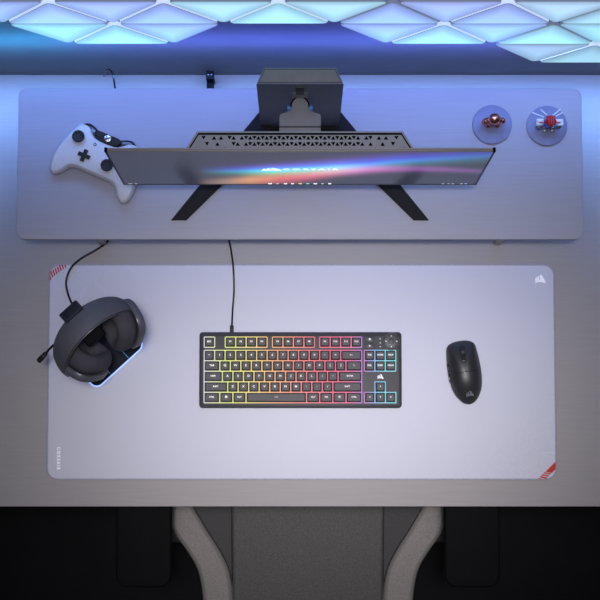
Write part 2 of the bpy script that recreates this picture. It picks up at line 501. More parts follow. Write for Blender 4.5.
# lower right corner: one solid bar, then five thin slanted bars
b = bm_new()
st = [px_poly([(545.5, 471.7), (556.8, 460.2), (556.8, 468.2), (551.8, 473.0)], MZ)]
for k in range(5):
    st.append(px_poly([(535 + (X - 38 * k) / 20, 455 + (Y + 40 * k) / 20) for X, Y in ((188, 342), (326, 366), (304, 392), (163, 368))], MZ))
flat(b, clip_to_mat(st, MZ), MZ, .0003); link('corner_stripes', b, M['mark_red'], mat_t)
# upper left corner
b = bm_new()
st = [px_poly([(48, 281.5), (48, 272), (49.6, 270.6), (51.2, 279.6)], MZ)]
for k in range(7):
    xa, ya = 50.2 + 2.15 * k, 272.0 - 1.62 * k
    st.append(px_poly([(xa, ya), (xa + 1.25, ya - .95), (xa + 3.1, ya + 4.7), (xa + 2.0, ya + 5.7)], MZ))
flat(b, clip_to_mat(st, MZ), MZ, .0003); link('corner_stripes', b, M['mark_red'], mat_t)
b = bm_new(); p = at(540, 279.3, MZ); emblem(b, .0205, Tr((p.x, p.y, MZ))); link('emblem', b, M['mark_white'], mat_t)
tb = text_bm('CORSAIR', .0086, .0003, 1.0, .0003, 1.5)
L = max(v.co.x for v in tb.verts) * 2
ex = (at(58, 447, MZ).y - at(58, 470, MZ).y) / L
for v in tb.verts: v.co.x *= ex
p = at(58.6, 458.5, MZ); b = bm_new(); merge(b, tb, Tr((p.x, p.y, MZ)) @ Rz(-PI / 2)); link('lettering', b, M['mark_white'], mat_t)

# ---------------------------------------------------------------- keyboard
kz = MZ
kb0 = at(199.0, 408.0, .022); kb1 = at(401.6, 332.0, .022)
kb = thing('keyboard', 'black compact keyboard with rainbow backlit keys in the middle of the mat', 'keyboard', ((kb0.x + kb1.x) / 2, (kb0.y + kb1.y) / 2, MZ))
b = bm_new()
pillow(b, rrect(kb0.x, kb1.x, kb0.y, kb1.y, .0065, 6), [(.004, kz), (.0005, kz + .003), (0, kz + .010), (.0002, kz + .018), (.0012, kz + .0205), (.003, kz + .0215)]); link('body', b, M['kb_body'], kb)
PT = kz + .0225
pl0 = at(203.0, 404.6, PT); pl1 = at(398.8, 336.2, PT)
b = bm_new()
slab(b, rrect(pl0.x, pl1.x, pl0.y, pl1.y, .002, 4), kz + .0205, PT, .0004); link('top_plate', b, M['kb_plate'], kb)
U = (at(361.7, 370, PT).x - at(204.1, 370, PT).x) / 15
X0 = at(204.1, 370, PT).x
rows_px = [342.2, 355.5, 366.0, 376.55, 387.05, 397.6]
RY = [at(300, y, PT).y for y in rows_px]
keys = []   # (row, u position, width u, legend)
def run(row, u, items):
    for it in items:
        w, s = it if isinstance(it, tuple) else (1, it)
        keys.append((row, u, w, s)); u += w
run(0, 0, ['ESC']); run(0, 2, ['F1', 'F2', 'F3', 'F4']); run(0, 6.5, ['F5', 'F6', 'F7', 'F8']); run(0, 11, ['F9', 'F10', 'F11', 'F12'])
run(1, 0, ['~', '1', '2', '3', '4', '5', '6', '7', '8', '9', '0', '-', '=', (2, '<--')])
run(2, 0, [(1.5, 'TAB')] + list('QWERTYUIOP') + ['[', ']', (1.5, '\\')])
run(3, 0, [(1.75, 'CAPS')] + list('ASDFGHJKL') + [';', "'", (2.25, 'ENTER')])
run(4, 0, [(2.25, 'SHIFT')] + list('ZXCVBNM') + [',', '.', '/', (2.75, 'SHIFT')])
run(5, 0, [(1.5, 'CTRL'), (1.25, 'win'), (1.25, 'ALT'), (5.75, '—'), (1.25, 'ALT'), (1.25, 'FN'), (1.25, 'menu'), (1.5, 'CTRL')])
run(1, 15.25, ['INS', 'HOME', 'PGUP']); run(2, 15.25, ['DEL', 'END', 'PGDN'])
run(4, 16.25, ['^']); run(5, 15.25, ['<', 'v', '>'])
# backlit wells: one glowing plate under each group of keys
G = .0008
def well(rects):
    bb = bm_new()
    for (ua, ub, ra, rb) in rects:
        slab(bb, rrect(X0 + ua * U - G, X0 + ub * U + G, RY[rb] - U / 2 - G, RY[ra] + U / 2 + G, .0022, 4), PT - .0003, PT + .0006, .0001)
    return bb
for rects in ([(0, 1, 0, 0)], [(2, 6, 0, 0)], [(6.5, 10.5, 0, 0)], [(11, 15, 0, 0)], [(0, 15, 1, 5)], [(15.25, 18.25, 1, 2)]):
    link('backlight', well(rects), M['kb_glow'], kb)
bb = bm_new()
X_, Y_ = lambda u: X0 + u * U, lambda r, s: RY[r] + s * U / 2
T_ = [(X_(15.25) - G, Y_(5, -1) - G), (X_(18.25) + G, Y_(5, -1) - G), (X_(18.25) + G, Y_(5, 1) + G), (X_(17.25) + G, Y_(5, 1) + G), (X_(17.25) + G, Y_(4, 1) + G), (X_(16.25) - G, Y_(4, 1) + G), (X_(16.25) - G, Y_(5, 1) + G), (X_(15.25) - G, Y_(5, 1) + G)]
slab(bb, T_, PT - .0003, PT + .0006, .0001); link('backlight', bb, M['kb_glow'], kb)
def keycap_bm(cx, cy, w):
    bb = bm_new(); hw, hh = w * U / 2 - .00095, U / 2 - .00095
    rings = []
    for d, rad, z in ((0, .0012, .0010), (.0003, .0012, .0030), (.0015, .0014, .0086), (.0019, .0014, .0092), (.0026, .0012, .0094)):
        rings.append([bb.verts.new((p[0], p[1], PT + z)) for p in rrect(cx - hw + d, cx + hw - d, cy - hh + d, cy + hh - d, rad, 3)])
    n = len(rings[0])
    for r0, r1 in zip(rings, rings[1:]):
        for i in range(n): bb.faces.new((r0[i], r0[(i + 1) % n], r1[(i + 1) % n], r1[i]))
    bb.faces.new(list(reversed(rings[0]))); bb.faces.new(rings[-1])
    return bb
for (r, u, w, s) in keys:
    cx = X0 + (u + w / 2) * U; cy = RY[r]
    k = link('keycap', keycap_bm(cx, cy, w), M['key'], kb, smooth=False)
    lz = PT + .0096
    if s == 'win':
        bb = bm_new()
        for i in (-1, 1):
            for j in (-1, 1): box(bb, cx + i * .0011 - .0009, cx + i * .0011 + .0009, cy + .001 + j * .0011 - .0009, cy + .001 + j * .0011 + .0009, lz - .0003, lz + .0001)
    elif s == 'menu':
        bb = bm_new()
        for j in (-1, 0, 1): box(bb, cx - .0018, cx + .0018, cy + .001 + j * .0014 - .0004, cy + .001 + j * .0014 + .0004, lz - .0003, lz + .0001)
    else:
        bb = bm_new(); tb = text_bm(s, .0052 if len(s) == 1 else (.0042 if len(s) < 4 else .0036), .0002, 1.1, .00012, 1.0)
        merge(bb, tb, Tr((cx, cy + .0008, lz - .0002)))
    link('legend', bb, M['kb_legend'], k, smooth=False)
# media corner: two small buttons, three indicator dots, the dial
for py_ in (339.3, 345.9):
    p = at(369.7, py_, PT); bb = bm_new(); slab(bb, rrect(p.x - .0086, p.x + .0086, p.y - .0052, p.y + .0052, .0015, 4), PT - .0002, PT + .0028, .0006)
    k = link('function_button', bb, M['kb_body'], kb)
    bb = bm_new(); slab(bb, circ(p.x, p.y, .0019 if py_ < 342 else .0015, 8), PT + .0027, PT + .0031, .0001); link('symbol', bb, M['mark_white'], k)
for py_ in (338.9, 342.8, 346.6):
    p = at(380.2, py_, PT); bb = bm_new(); slab(bb, circ(p.x, p.y, .0012, 12), PT - .0002, PT + .0006, .0001); link('indicator_light', bb, M['mark_dim'], kb)
p = at(391.3, 341.4, PT + .004)
bb = bm_new(); slab(bb, circ(p.x, p.y, .0165, 40), kz + .012, PT + .0016, .0012); ring = link('dial_ring', bb, M['kb_plate'], kb)
bb = bm_new(); slab(bb, circ(p.x, p.y, .0142, 40), PT, PT + .0062, .0012); d = link('media_dial', bb, M['dial'], kb)
bb = bm_new(); slab(bb, circ(p.x, p.y, .0055, 28), PT + .005, PT + .0074, .0006); link('dial_button', bb, M['kb_body'], d)
for a in range(4):
    q = Vector((p.x + .0098 * math.cos(a * PI / 2), p.y + .0098 * math.sin(a * PI / 2), PT + .0062)); bb = bm_new()
    slab(bb, circ(q.x, q.y, .0016, 3, .0014), q.z - .0003, q.z + .0003, .0001); link('dial_symbol', bb, M['mark_white'], d)
bb = bm_new(); p = at(380.3, 376.7, PT); emblem(bb, .0118, Tr((p.x, p.y, PT - .0001)), .0004); link('emblem', bb, M['mark_white'], kb)
# cable and plug
bb = bm_new(); pa = at(231.7, 331.8, .012); box(bb, pa.x - .0035, pa.x + .0035, pa.y - .002, pa.y + .012, .007, .015, .0012); link('cable_plug', bb, M['black'], kb)
path = [at(231.8, 327, .0105), at(232.6, 310, .007), at(234.0, 290, .0062), at(233.3, 268, .006), at(231.0, 250, .004), at(229.0, 240, .003), at(226, 225, .0024), at(222, 205, .0024)]
bb = bm_new(); tube(bb, smooth_path(path), .0017); link('cable', bb, M['black_gloss'], kb)

# ---------------------------------------------------------------- mouse
mp = at(465.0, 372.3, .02); MA = math.radians(8.6)
mouse = thing('computer_mouse', 'matte black wireless mouse lying on the right of the mat', 'computer mouse', (mp.x, mp.y, MZ))
mtx = Tr((mp.x, mp.y, MZ)) @ Rz(MA)
half = [(0, .0587), (.010, .0580), (.0185, .0556), (.0243, .0515), (.0270, .0455), (.0288, .033), (.0300, .018), (.0306, .004), (.0300, -.012), (.0274, -.0275), (.0215, -.0425), (.0118, -.0545), (0, -.0590)]
outl = smooth_loop(half + [(-x, y) for x, y in half[-2:0:-1]], 3)
def dome():
    bb = bmesh.new(); rings = []
    def hgt(y): return .0385 - .0075 * max(0, (y - .0) / .058) ** 2 - .013 * max(0, (-y - .012) / .047) ** 2
    prof = [(.90, .0015), (.96, .005)] + [(math.sin(PI / 2 * (1 - i / 12)), None) for i in range(12)]
    for s, z in prof:
        if z is None:
            k = (1 - s ** 2.3) ** .62
            rings.append([bb.verts.new((x * s, y * s, .011 + (hgt(y * s) - .011) * k)) for x, y in outl])
        else: rings.append([bb.verts.new((x * s, y * s, z)) for x, y in outl])
    n = len(outl)
    for r0, r1 in zip(rings, rings[1:]):
        for i in range(n): bb.faces.new((r0[i], r0[(i + 1) % n], r1[(i + 1) % n], r1[i]))
    c = bb.verts.new((0, 0, .0385))
    for i in range(n): bb.faces.new((rings[-1][i], rings[-1][(i + 1) % n], c))
    bb.faces.new(list(reversed(rings[0])))
    return bb
YS = .0
def piece(test):
    bb = dome()
    for co, no in (((0, YS, 0), (0, 1, 0)), ((0, YS - .0009, 0), (0, 1, 0)), ((.0004, 0, 0), (1, 0, 0)), ((-.0004, 0, 0), (1, 0, 0)), ((0, 0, .0165), (0, 0, 1))):
        bmesh.ops.bisect_plane(bb, geom=bb.verts[:] + bb.edges[:] + bb.faces[:], plane_co=co, plane_no=no)
    bmesh.ops.delete(bb, geom=[f for f in bb.faces if not test(f.calc_center_median())], context='FACES')
    return bb
isL = lambda c: c.y > YS and c.x < -.0004 and c.z > .0165
isR = lambda c: c.y > YS and c.x > .0004 and c.z > .0165
isS = lambda c: not isL(c) and not isR(c)
for nm, ts in (('shell', isS), ('left_button', isL), ('right_button', isR)):
    src = piece(ts)
    if nm == 'shell':   # the seams between the buttons sink in a little
        for v in src.verts:
            if v.co.z > .017 and (v.co.y > YS + .0001 or YS - .0008 < v.co.y < YS - .0001): v.co.z -= .0016
    bb = bm_new(); merge(bb, src, mtx); sh = link(nm, bb, M['mouse'], mouse, sharp=50)
    if nm == 'shell': shell = sh
bb = bm_new(); slab(bb, rrect(-.0042, .0042, .0215, .0480, .0028, 4), .026, .0362, .001, mtx); link('wheel_slot', bb, M['rubber'], mouse)
bb = bm_new(); b2 = bmesh.new()
bmesh.ops.create_cone(b2, cap_ends=True, segments=28, radius1=.0105, radius2=.0105, depth=.0056)
merge(bb, b2, mtx @ Tr((0, .036, .0290)) @ Matrix.Rotation(PI / 2, 4, 'Y')); link('scroll_wheel', bb, M['black_soft'], mouse)
bb = bm_new(); slab(bb, circ(0, .0205, .0026, 14), .0350, .0378, .0006, mtx); link('dpi_button', bb, M['black_gloss'], mouse)
for y0, y1 in ((.0045, .0200), (-.0145, .0020)):
    bb = bm_new(); box(bb, -.0308, -.0280, y0, y1, .0135, .0195, .001, mtx=mtx); link('side_button', bb, M['black_gloss'], mouse)
# emblem lies on the sloping tail
bb = bm_new(); emblem(bb, .0150, mtx @ Tr((.001, -.0405, .0305)) @ Rx(math.radians(27)), .0014); link('emblem', bb, M['mark_gray'], mouse)

# ---------------------------------------------------------------- monitor
mon = thing('monitor', 'wide flat monitor with a glowing colour wave on its screen, on the riser', 'monitor', (0, .62, RZ))
W2 = .307; ZB, ZT = .222, .572; YFm = .5305
# glass panel body and bezel
bb = bm_new(); box(bb, -W2, W2, YFm, YFm + .0050, ZB, ZT, .0010); panel = link('screen_panel', bb, M['housing'], mon)
bb = bm_new()
for x0, x1, z0, z1 in ((-W2, W2, ZB - .0004, ZB + .006), (-W2 - .0004, -W2 + .003, ZB, ZT), (W2 - .003, W2 + .0004, ZB, ZT)):
    box(bb, x0, x1, YFm - .0012, YFm + .002, z0, z1, .0004)
link('bezel', bb, M['housing_dark'], mon)
bb = bm_new(); box(bb, -W2, W2, YFm - .0012, YFm + .0030, ZT - .004, ZT + .0004, .0004); link('top_bezel', bb, M['bezel'], mon)
bb = bm_new(); box(bb, -W2 + .0028, W2 - .0028, YFm - .0007, YFm + .001, ZB + .0055, ZT - .0038); disp = link('display', bb, M['screen'], mon, smooth=False)
bb = bm_new(); box(bb, W2 - .004, W2 + .0006, YFm - .0016, YFm + .0054, ZT - .006, ZT + .0010, .0005); link('corner_cap', bb, M['vent'], mon)
bb = bm_new(); box(bb, -W2 - .0006, -W2 + .004, YFm - .0016, YFm + .0054, ZT - .006, ZT + .0010, .0005); link('corner_cap', bb, M['vent'], mon)
# picture content on the display: emblem, lettering, task bar icons
def pix_on_screen(px, py):
    a = (px - 300) / F; c_ = (300 - py) / F; s, c = math.sin(T), math.cos(T)
    r = Vector((a, s + c_ * c, -c + c_ * s)); t = YFm / r.y
    return r.x * t, H + r.z * t
MS = lambda x, z: Matrix.Translation((x, YFm - .0007, z)) @ Rx(PI / 2)
x, z = pix_on_screen(271.3, 169.0)
bb = bm_new(); emblem(bb, .0345, MS(x, z), .0004); link('emblem', bb, M['icon_white'], disp)
x, z = pix_on_screen(311, 168.9)
tb = text_bm('CORSAIR', .021, .0003, 1.0, .0007, 1.5); L = max(v.co.x for v in tb.verts) * 2
xl, xr = pix_on_screen(283, 169)[0], pix_on_screen(339.2, 169)[0]
for v in tb.verts: v.co.x *= (xr - xl) / L
bb = bm_new(); merge(bb, tb, MS(x, z)); link('lettering', bb, M['icon_white'], disp, smooth=False)
zt = ZB + .0115
for px, wpx, mk in ((270, 3.8, 'icon_white'), (277.6, 3, 'icon_dim'), (285.5, 3.4, 'icon_white'), (292.5, 3, 'icon_white'), (300.2, 3.6, 'icon_amber'), (307.8, 3.4, 'icon_teal'), (315.3, 3.8, 'icon_white'), (322.6, 2.6, 'icon_dim'), (329.7, 3.2, 'icon_white')):
    x = pix_on_screen(px, 183)[0]; hw = wpx * .00082
    bb = bm_new(); box(bb, x - hw, x + hw, YFm - .0011, YFm - .0006, zt - .0042, zt + .0042); link('taskbar_icon', bb, M[mk], disp, smooth=False)
for px, wpx in ((130.3, 4.4), (136, 3), (443, 3), (448.5, 2.6), (453, 3), (461.5, 3.2), (466, 2.8)):
    x = pix_on_screen(px, 183)[0]; hw = wpx * .00070
    bb = bm_new(); box(bb, x - hw, x + hw, YFm - .0011, YFm - .0006, zt - .002, zt + .002); link('taskbar_icon', bb, M['icon_dim'], disp, smooth=False)
# back housing: slab with slanted ends, sloping top that carries the triangular vents
hzt = .520; yb0, yb1 = YFm + .0050, at(300, 131.2, .510).y
hx0 = at(417.0, 149.5, hzt).x; hx1 = at(403, 131.2, .510).x
def housing():
    o = bmesh.new()
    vs = []
    for (xx, yy, zz, zl) in ((-hx0, yb0, hzt, ZB + .03), (hx0, yb0, hzt, ZB + .03), (hx1, yb1, .510, ZB + .06), (-hx1, yb1, .510, ZB + .06)):
        vs.append((o.verts.new((xx, yy, zl)), o.verts.new((xx, yy, zz))))
    n = 4
    o.faces.new([v[0] for v in reversed(vs)]); o.faces.new([v[1] for v in vs])
    for i in range(n): o.faces.new((vs[i][0], vs[(i + 1) % n][0], vs[(i + 1) % n][1], vs[i][1]))
    bmesh.ops.recalc_face_normals(o, faces=o.faces)
    return o
bb = housing(); bmesh.ops.bevel(bb, geom=bb.edges[:], offset=.0012, segments=2, affect='EDGES', profile=.5); hous = link('back_housing', bb, M['housing'], mon)
# groove running round the top of the housing
def htop(x, y): return hzt + (.510 - hzt) * (y - yb0) / (yb1 - yb0)
def on_top(polys, lift=.0001, th=.0004):
    o = bm_new()
    for p in polys:
        v0 = [o.verts.new((x, y, htop(x, y) + lift + th)) for x, y in p]
        v1 = [o.verts.new((x, y, htop(x, y) + lift - .001)) for x, y in p]
        o.faces.new(v0); o.faces.new(list(reversed(v1)))
        for i in range(len(p)): o.faces.new((v0[i], v0[(i + 1) % len(p)], v1[(i + 1) % len(p)], v1[i]))
    return o
dx = (hx0 - hx1) / (yb1 - yb0)
g1, g2 = .0030, .0062
ya, yc = yb1 - g1, yb1 - g2
def xe(y, m): return hx0 - dx * (y - yb0) - m
polys = [[(-xe(ya, .004), ya), (-xe(yc, .0065), yc), (xe(yc, .0065), yc), (xe(ya, .004), ya)],
         [(xe(yb0, .004), yb0), (xe(ya, .004), ya), (xe(yc, .0065), yc), (xe(yb0, .0065), yb0)],
         [(-xe(yb0, .0065), yb0), (-xe(yc, .0065), yc), (-xe(ya, .004), ya), (-xe(yb0, .004), yb0)]]
link('housing_groove', on_top(polys), M['vent'], hous, smooth=False)
# triangular vents: two full rows and a half hidden third row, fading out to the ends
vents = []
pitch = .0108 / 2 * 2.0; yr = [at(300, 137.6, .515).y, at(300, 143.9, .516).y, at(300, 148.3, .518).y]
half_n = 28
keep_ends = {(-25, 0): 1, (-19, 0): 2, (-15, 0): 2, (-24, 1): 1, (-17, 1): 2, (-25, 2): 2, (-13, 2): 2}
def vtri(x, y, up, s):
    k = 1 if up else -1
    return [(x - s, y - k * s * .9), (x, y + k * s * .9), (x + s, y - k * s * .9)][::1 if up else -1]
step = at(301, 140, .515).x - at(300, 140, .515).x
for row in (0, 1, 2):
    for k in range(-24, 25):
        xpx = k * 4.15
        ax = abs(xpx)
        up = (k + row) % 2 == 0
        if ax > 72:
            continue
        if ax > 58 and (k * 7 + row * 5) % 3 == 0: continue
        if row == 2 and up is False: continue
        vents.append((300 + xpx, row, up))
# sparse ones towards the two ends
for sx in (-1, 1):
    for off, row, up in ((96.5, 0, False), (86, 0, True), (79, 0, True), (93, 1, False), (82.5, 1, True), (103.5, 2, True), (75.6, 2, True)):
        vents.append((300 + sx * off, row, up))
polys = []
for xp, row, up in vents:
    polys.append(vtri((xp - 300) * step, yr[row], up, 0.0035 if row < 2 else .0024))
link('vent_holes', on_top(polys, .0002, .0003), M['vent'], hous, smooth=False, kind='stuff')
# stand column
cy0 = .6512; cy1 = .6785; cw0 = .0704; cw1 = .0585; CZ = .500
bb = bm_new()
slab(bb, [(-cw0, cy0), (cw0, cy0), (cw1, cy1), (-cw1, cy1)], RZ + .004, CZ, .0015); colm = link('stand_column', bb, M['column'], mon)
bb = bm_new(); q = .0035
slab(bb, [(-cw0 + .0045, cy0 + q), (cw0 - .0045, cy0 + q), (cw1 - .002, cy1 - q), (-cw1 + .002, cy1 - q)], CZ - .002, CZ + .0006, .0003); link('column_cap', bb, M['column_top'], mon)
bb = bm_new()
o_ = [(-cw0, cy0), (cw0, cy0), (cw1, cy1), (-cw1, cy1)]; i_ = [(-cw0 + .0038, cy0 + .0028), (cw0 - .0038, cy0 + .0028), (cw1 - .0014, cy1 - .0028), (-cw1 + .0014, cy1 - .0028)]
for k in range(4): flat(bb, [[i_[k], i_[(k + 1) % 4], tuple(Vector(i_[(k + 1) % 4]) + (Vector(o_[(k + 1) % 4]) - Vector(i_[(k + 1) % 4])) * -.6), tuple(Vector(i_[k]) + (Vector(o_[k]) - Vector(i_[k])) * -.6)]], CZ - .0002, .0005)
link('cap_groove', bb, M['vent'], mon, smooth=False)
# recessed track down the front of the column
def front_z(py): # height of a pixel on the column front
    s, c = math.sin(T), math.cos(T); c_ = (300 - py) / F
    r = Vector((0, s + c_ * c, -c + c_ * s)); return H + r.z * (cy0 / r.y)
bb = bm_new(); box(bb, -.0135, .0135, cy0 - .0012, cy0 + .004, .30, front_z(92.5), .0006); tr = link('column_track', bb, M['bracket'], mon)
bb = bm_new(); box(bb, -.0070, .0070, cy0 - .0022, cy0 + .004, front_z(93.5), front_z(86.5), .0006); link('track_stop', bb, M['housing_dark'], mon)
# mount arm: round head at the column, wide shoulders toward the screen
az = front_z(97.3)
arm = [(-.0142, cy0 - .004)] + [(.0142 * math.cos(a), at(300, 106.5, az).y + .0165 * math.sin(a)) for a in [PI - PI * i / 12 for i in range(13)]]
yh = at(300, 106.5, az).y; ysd = at(300, 112.5, az).y; ye = at(300, 140, az).y
arm = [(.0142 * math.cos(PI * i / 14), yh + .0155 * math.sin(PI * i / 14)) for i in range(15)]
arm += [(-.0150, yh - .006), (-.020, ysd + .002), (-.0335, ysd - .003), (-.0345, ysd - .007), (-.0345, ye), (.0345, ye), (.0345, ysd - .007), (.0335, ysd - .003), (.020, ysd + .002), (.0150, yh - .006)]
bb = bm_new(); slab(bb, arm, az - .03, az, .0012); armo = link('mount_arm', bb, M['bracket'], mon)
bb = bm_new(); arc = [(.0152 * math.cos(PI * i / 14), yh + .0166 * math.sin(PI * i / 14)) for i in range(15)]
tube(bb, [Vector((x, y, az - .001)) for x, y in arc], .0011, 6); link('joint_seam', bb, M['vent'], armo)
bb = bm_new(); box(bb, -.0345, .0345, at(300, 127.6, az).y, at(300, 126.2, az).y, az - .002, az + .0006, .0002); link('arm_seam', bb, M['housing_dark'], armo)
for sx in (-1, 1):
    bb = bm_new(); b2 = bmesh.new(); bmesh.ops.create_cone(b2, cap_ends=True, segments=20, radius1=.0062, radius2=.0055, depth=.006)
    p = at(300 + sx * 10.8, 107.5, az - .006)
    merge(bb, b2, Tr((p.x, p.y, az - .012)) @ Matrix.Rotation(PI / 2, 4, 'Y')); link('pivot_knob', bb, M['knob_blue'], armo)
# the screen is carried by a plate behind the housing
bb = bm_new(); box(bb, -.05, .05, yb1 - .001, yb1 + .004, .30, .40, .001); link('mount_plate', bb, M['bracket'], mon)
# V shaped legs
def leg_poly(sx):
    P = [(171, 220.2), (186.2, 220.2), (222.3, 184.8), (278, 130), (282, 118), (276, 108.5), (262, 108.5), (246, 128), (199.5, 185.2)]
    return [(sx * -(x - 300) if False else sx * (300 - x), y) for x, y in P]
for sx in (-1, 1):
    pts = [tuple(at(300 + d, y, RZ + .005))[:2] for d, y in leg_poly(sx)]
    if sx > 0: pass
    bb = bm_new(); slab(bb, pts, RZ, RZ + .0062, .0008); link('leg', bb, M['leg_black'], mon)
bb = bm_new(); box(bb, -.055, .055, .640, .690, RZ, RZ + .006, .001); link('base_plate', bb, M['leg_black'], mon)

# ---------------------------------------------------------------- game controller
cz = RZ
C0 = at(86.4, 187.2, RZ + .030); CA = -math.radians(23.3)
ctrl = thing('game_controller', 'white game controller with black sticks lying on the riser left of the screen', 'game controller', (C0.x, C0.y, RZ))
cm = Tr((C0.x, C0.y, RZ)) @ Rz(CA)
hR = [(.014, .0250), (.030, .0252), (.042, .0225), (.049, .0150), (.0555, .0060), (.0655, -.0005), (.0745, .0035), (.0790, .0150), (.0795, .0310), (.0775, .047), (.0735, .0620), (.0670, .082), (.0590, .0985), (.050, .1040), (.038, .1030), (.0270, .0935), (.0170, .0885)]
face = hR + [(-x, y) for x, y in reversed(hR)]
face = smooth_loop(face, 3)
bb = bm_new(); pillow(bb, face, [(.003, .002), (.0012, .006), (0, .014), (.0002, .021), (.0008, .0255), (.0019, .0292), (.0034, .0318), (.0050, .0331), (.0060, .0335)], cm, warp=lambda c: c.z - (max(0, .034 - c.y) * .28 * max(0, (c.z - .010) / .024))); link('shell', bb, M['white_plastic'], ctrl, sharp=60)
hB = [(.0, .0985), (.0185, .1005), (.031, .1062), (.043, .1078), (.0545, .0995), (.0620, .082), (.058, .07), (.03, .07), (0, .07)]
blk = smooth_loop(hB + [(-x, y) for x, y in reversed(hB[1:-1])], 3)
bb = bm_new(); pillow(bb, blk, [(.004, .010), (0, .013), (0, .026), (.002, .0290), (.004, .0298)], cm); link('bumper', bb, M['black_gloss'], ctrl, sharp=60)
mid = smooth_loop([(.0, .102), (.018, .102), (.0265, .097), (.020, .088), (.012, .0845), (-.012, .0845), (-.020, .088), (-.0265, .097), (-.018, .102)], 3)
bb = bm_new(); pillow(bb, mid, [(.001, .022), (0, .031), (.001, .0335), (.002, .0338)], cm); link('center_panel', bb, M['black'], ctrl, sharp=60)
bb = bm_new(); slab(bb, circ(0, .0945, .0062, 28), .0325, .0352, .0006, cm); gb = link('guide_button', bb, M['silver'], ctrl)
bb = bm_new()
for sgn in (1, -1):
    b3 = bmesh.new(); bmesh.ops.create_cube(b3, size=1)
    for v in b3.verts: v.co = Vector((v.co.x * .0016, v.co.y * .0105, v.co.z * .0006))
    merge(bb, b3, cm @ Tr((0, .0945, .0353)) @ Rz(sgn * PI / 4))
link('guide_mark', bb, M['black'], gb)
for (sx_, sy_) in ((-.0480, .0765), (.0195, .0490)):
    bb = bm_new(); slab(bb, circ(sx_, sy_, .0128, 32), .030, .0348, .001, cm); st = link('stick_ring', bb, M['white_plastic'], ctrl)
    bb = bm_new(); pillow(bb, circ(sx_, sy_, .0112, 32), [(.005, .032), (.005, .041), (.0012, .0425), (0, .0445), (.0006, .0468), (.0022, .0475), (.004, .0462), (.0075, .0455)], cm); link('thumbstick', bb, M['black_soft'], ctrl, sharp=60)
dp = [(-.0036, -.0112), (.0036, -.0112), (.0036, -.0036), (.0112, -.0036), (.0112, .0036), (.0036, .0036), (.0036, .0112), (-.0036, .0112), (-.0036, .0036), (-.0112, .0036), (-.0112, -.0036), (-.0036, -.0036)]
bb = bm_new(); slab(bb, [(-.0262 + x, .0500 + y) for x, y in dp], .0325, .0375, .0005, cm); link('direction_pad', bb, M['black'], ctrl)
for x_ in (-.0165, .0165):
    bb = bm_new(); slab(bb, circ(x_, .0760, .0030, 20), .032, .0349, .0005, cm); q = link('menu_button', bb, M['black'], ctrl)
    bb = bm_new(); slab(bb, circ(x_, .0760, .0017, 16), .0346, .0352, .0002, cm); link('button_mark', bb, M['mark_dim'], q)
for x_, y_ in ((.036, .0765), (.060, .0765), (.048, .0885), (.048, .0645)):
    bb = bm_new(); slab(bb, circ(x_, y_, .0054, 24), .030, .0372, .0012, cm); link('face_button', bb, M['black'], ctrl)

# ---------------------------------------------------------------- figurines
def disc(parent, c, r):
    bb = bm_new(); slab(bb, circ(c.x, c.y, r, 56), RZ, RZ + .0055, .0008); return link('display_base', bb, M['disc'], parent)
d1 = at(492.2, 124.4, RZ + .005)
fig = thing('copper_figurine', 'small shiny copper round-headed figurine on a lilac disc', 'figurine', (d1.x, d1.y, RZ), None)
disc(fig, d1, .0354)
z0 = RZ + .0055
fb = at(493.0, 122.0, z0)
bb = bm_new(); ball(bb, (fb.x, fb.y, z0 + .020), (.0088, .0072, .0125)); link('torso', bb, M['copper'], fig)
bb = bm_new(); hd = at(494.6, 118.9, z0 + .042); ball(bb, (hd.x, hd.y, z0 + .040), .0108, u=28, v=18); link('head', bb, M['copper'], fig)
for pts in (((489.5, 120.6, .030), (486.6, 121.4, .026), (484.6, 122.2, .020)), ((499.0, 120.4, .030), (502.2, 120.8, .026))):
    bb = bm_new()
    for i, (px, py_, zz) in enumerate(pts):
        p = at(px, py_, z0 + zz); ball(bb, p, (.0072, .0070, .0066) if i < len(pts) - 1 else .0062)
    link('arm', bb, M['copper'], fig)
for px in (488.3, 497.2):
    p = at(px, 124.2, z0 + .004); bb = bm_new(); ball(bb, (p.x, p.y, z0 + .0048), (.0055, .0072, .0048)); q = at(px + 1, 123.5, z0 + .01); ball(bb, (q.x, q.y, z0 + .0095), (.0048, .005, .0075)); link('leg', bb, M['copper'], fig)

d2 = at(547.0, 125.6, RZ + .005)
rob = thing('toy_robot', 'toy robot with red head and white fins on a lilac disc', 'figurine', (d2.x, d2.y, RZ), None)
disc(rob, d2, .0362)
def abox(bm, px, py_, z, sx, sy, sz, rot=0, bev=.0006):
    p = at(px, py_, z); box(bm, -sx, sx, -sy, sy, -sz, sz, bev, mtx=Tr(p) @ Rz(rot))
bb = bm_new(); abox(bb, 548.6, 123.2, z0 + .030, .0075, .0058, .010); abox(bb, 548.2, 126.2, z0 + .031, .0052, .003, .005); link('torso', bb, M['toy_blue'], rob)
bb = bm_new(); p = at(550.8, 120.6, z0 + .046)
pillow(bb, smooth_loop([(p.x + .0108 * math.cos(a) * (1.0 if i % 2 else .86), p.y + .0108 * math.sin(a) * (1.0 if i % 2 else .86)) for i, a in enumerate([2 * PI * k / 10 + PI / 2 for k in range(10)])], 2), [(.003, p.z - .008), (0, p.z - .004), (.0005, p.z + .002), (.004, p.z + .006), (.0075, p.z + .008)])
for dx_ in (-.004, 0, .004): box(bb, p.x + dx_ - .0008, p.x + dx_ + .0008, p.y - .0085, p.y + .007, p.z + .004, p.z + .0100 - abs(dx_) * .5, .0004)
hdp = link('head', bb, M['toy_red'], rob)
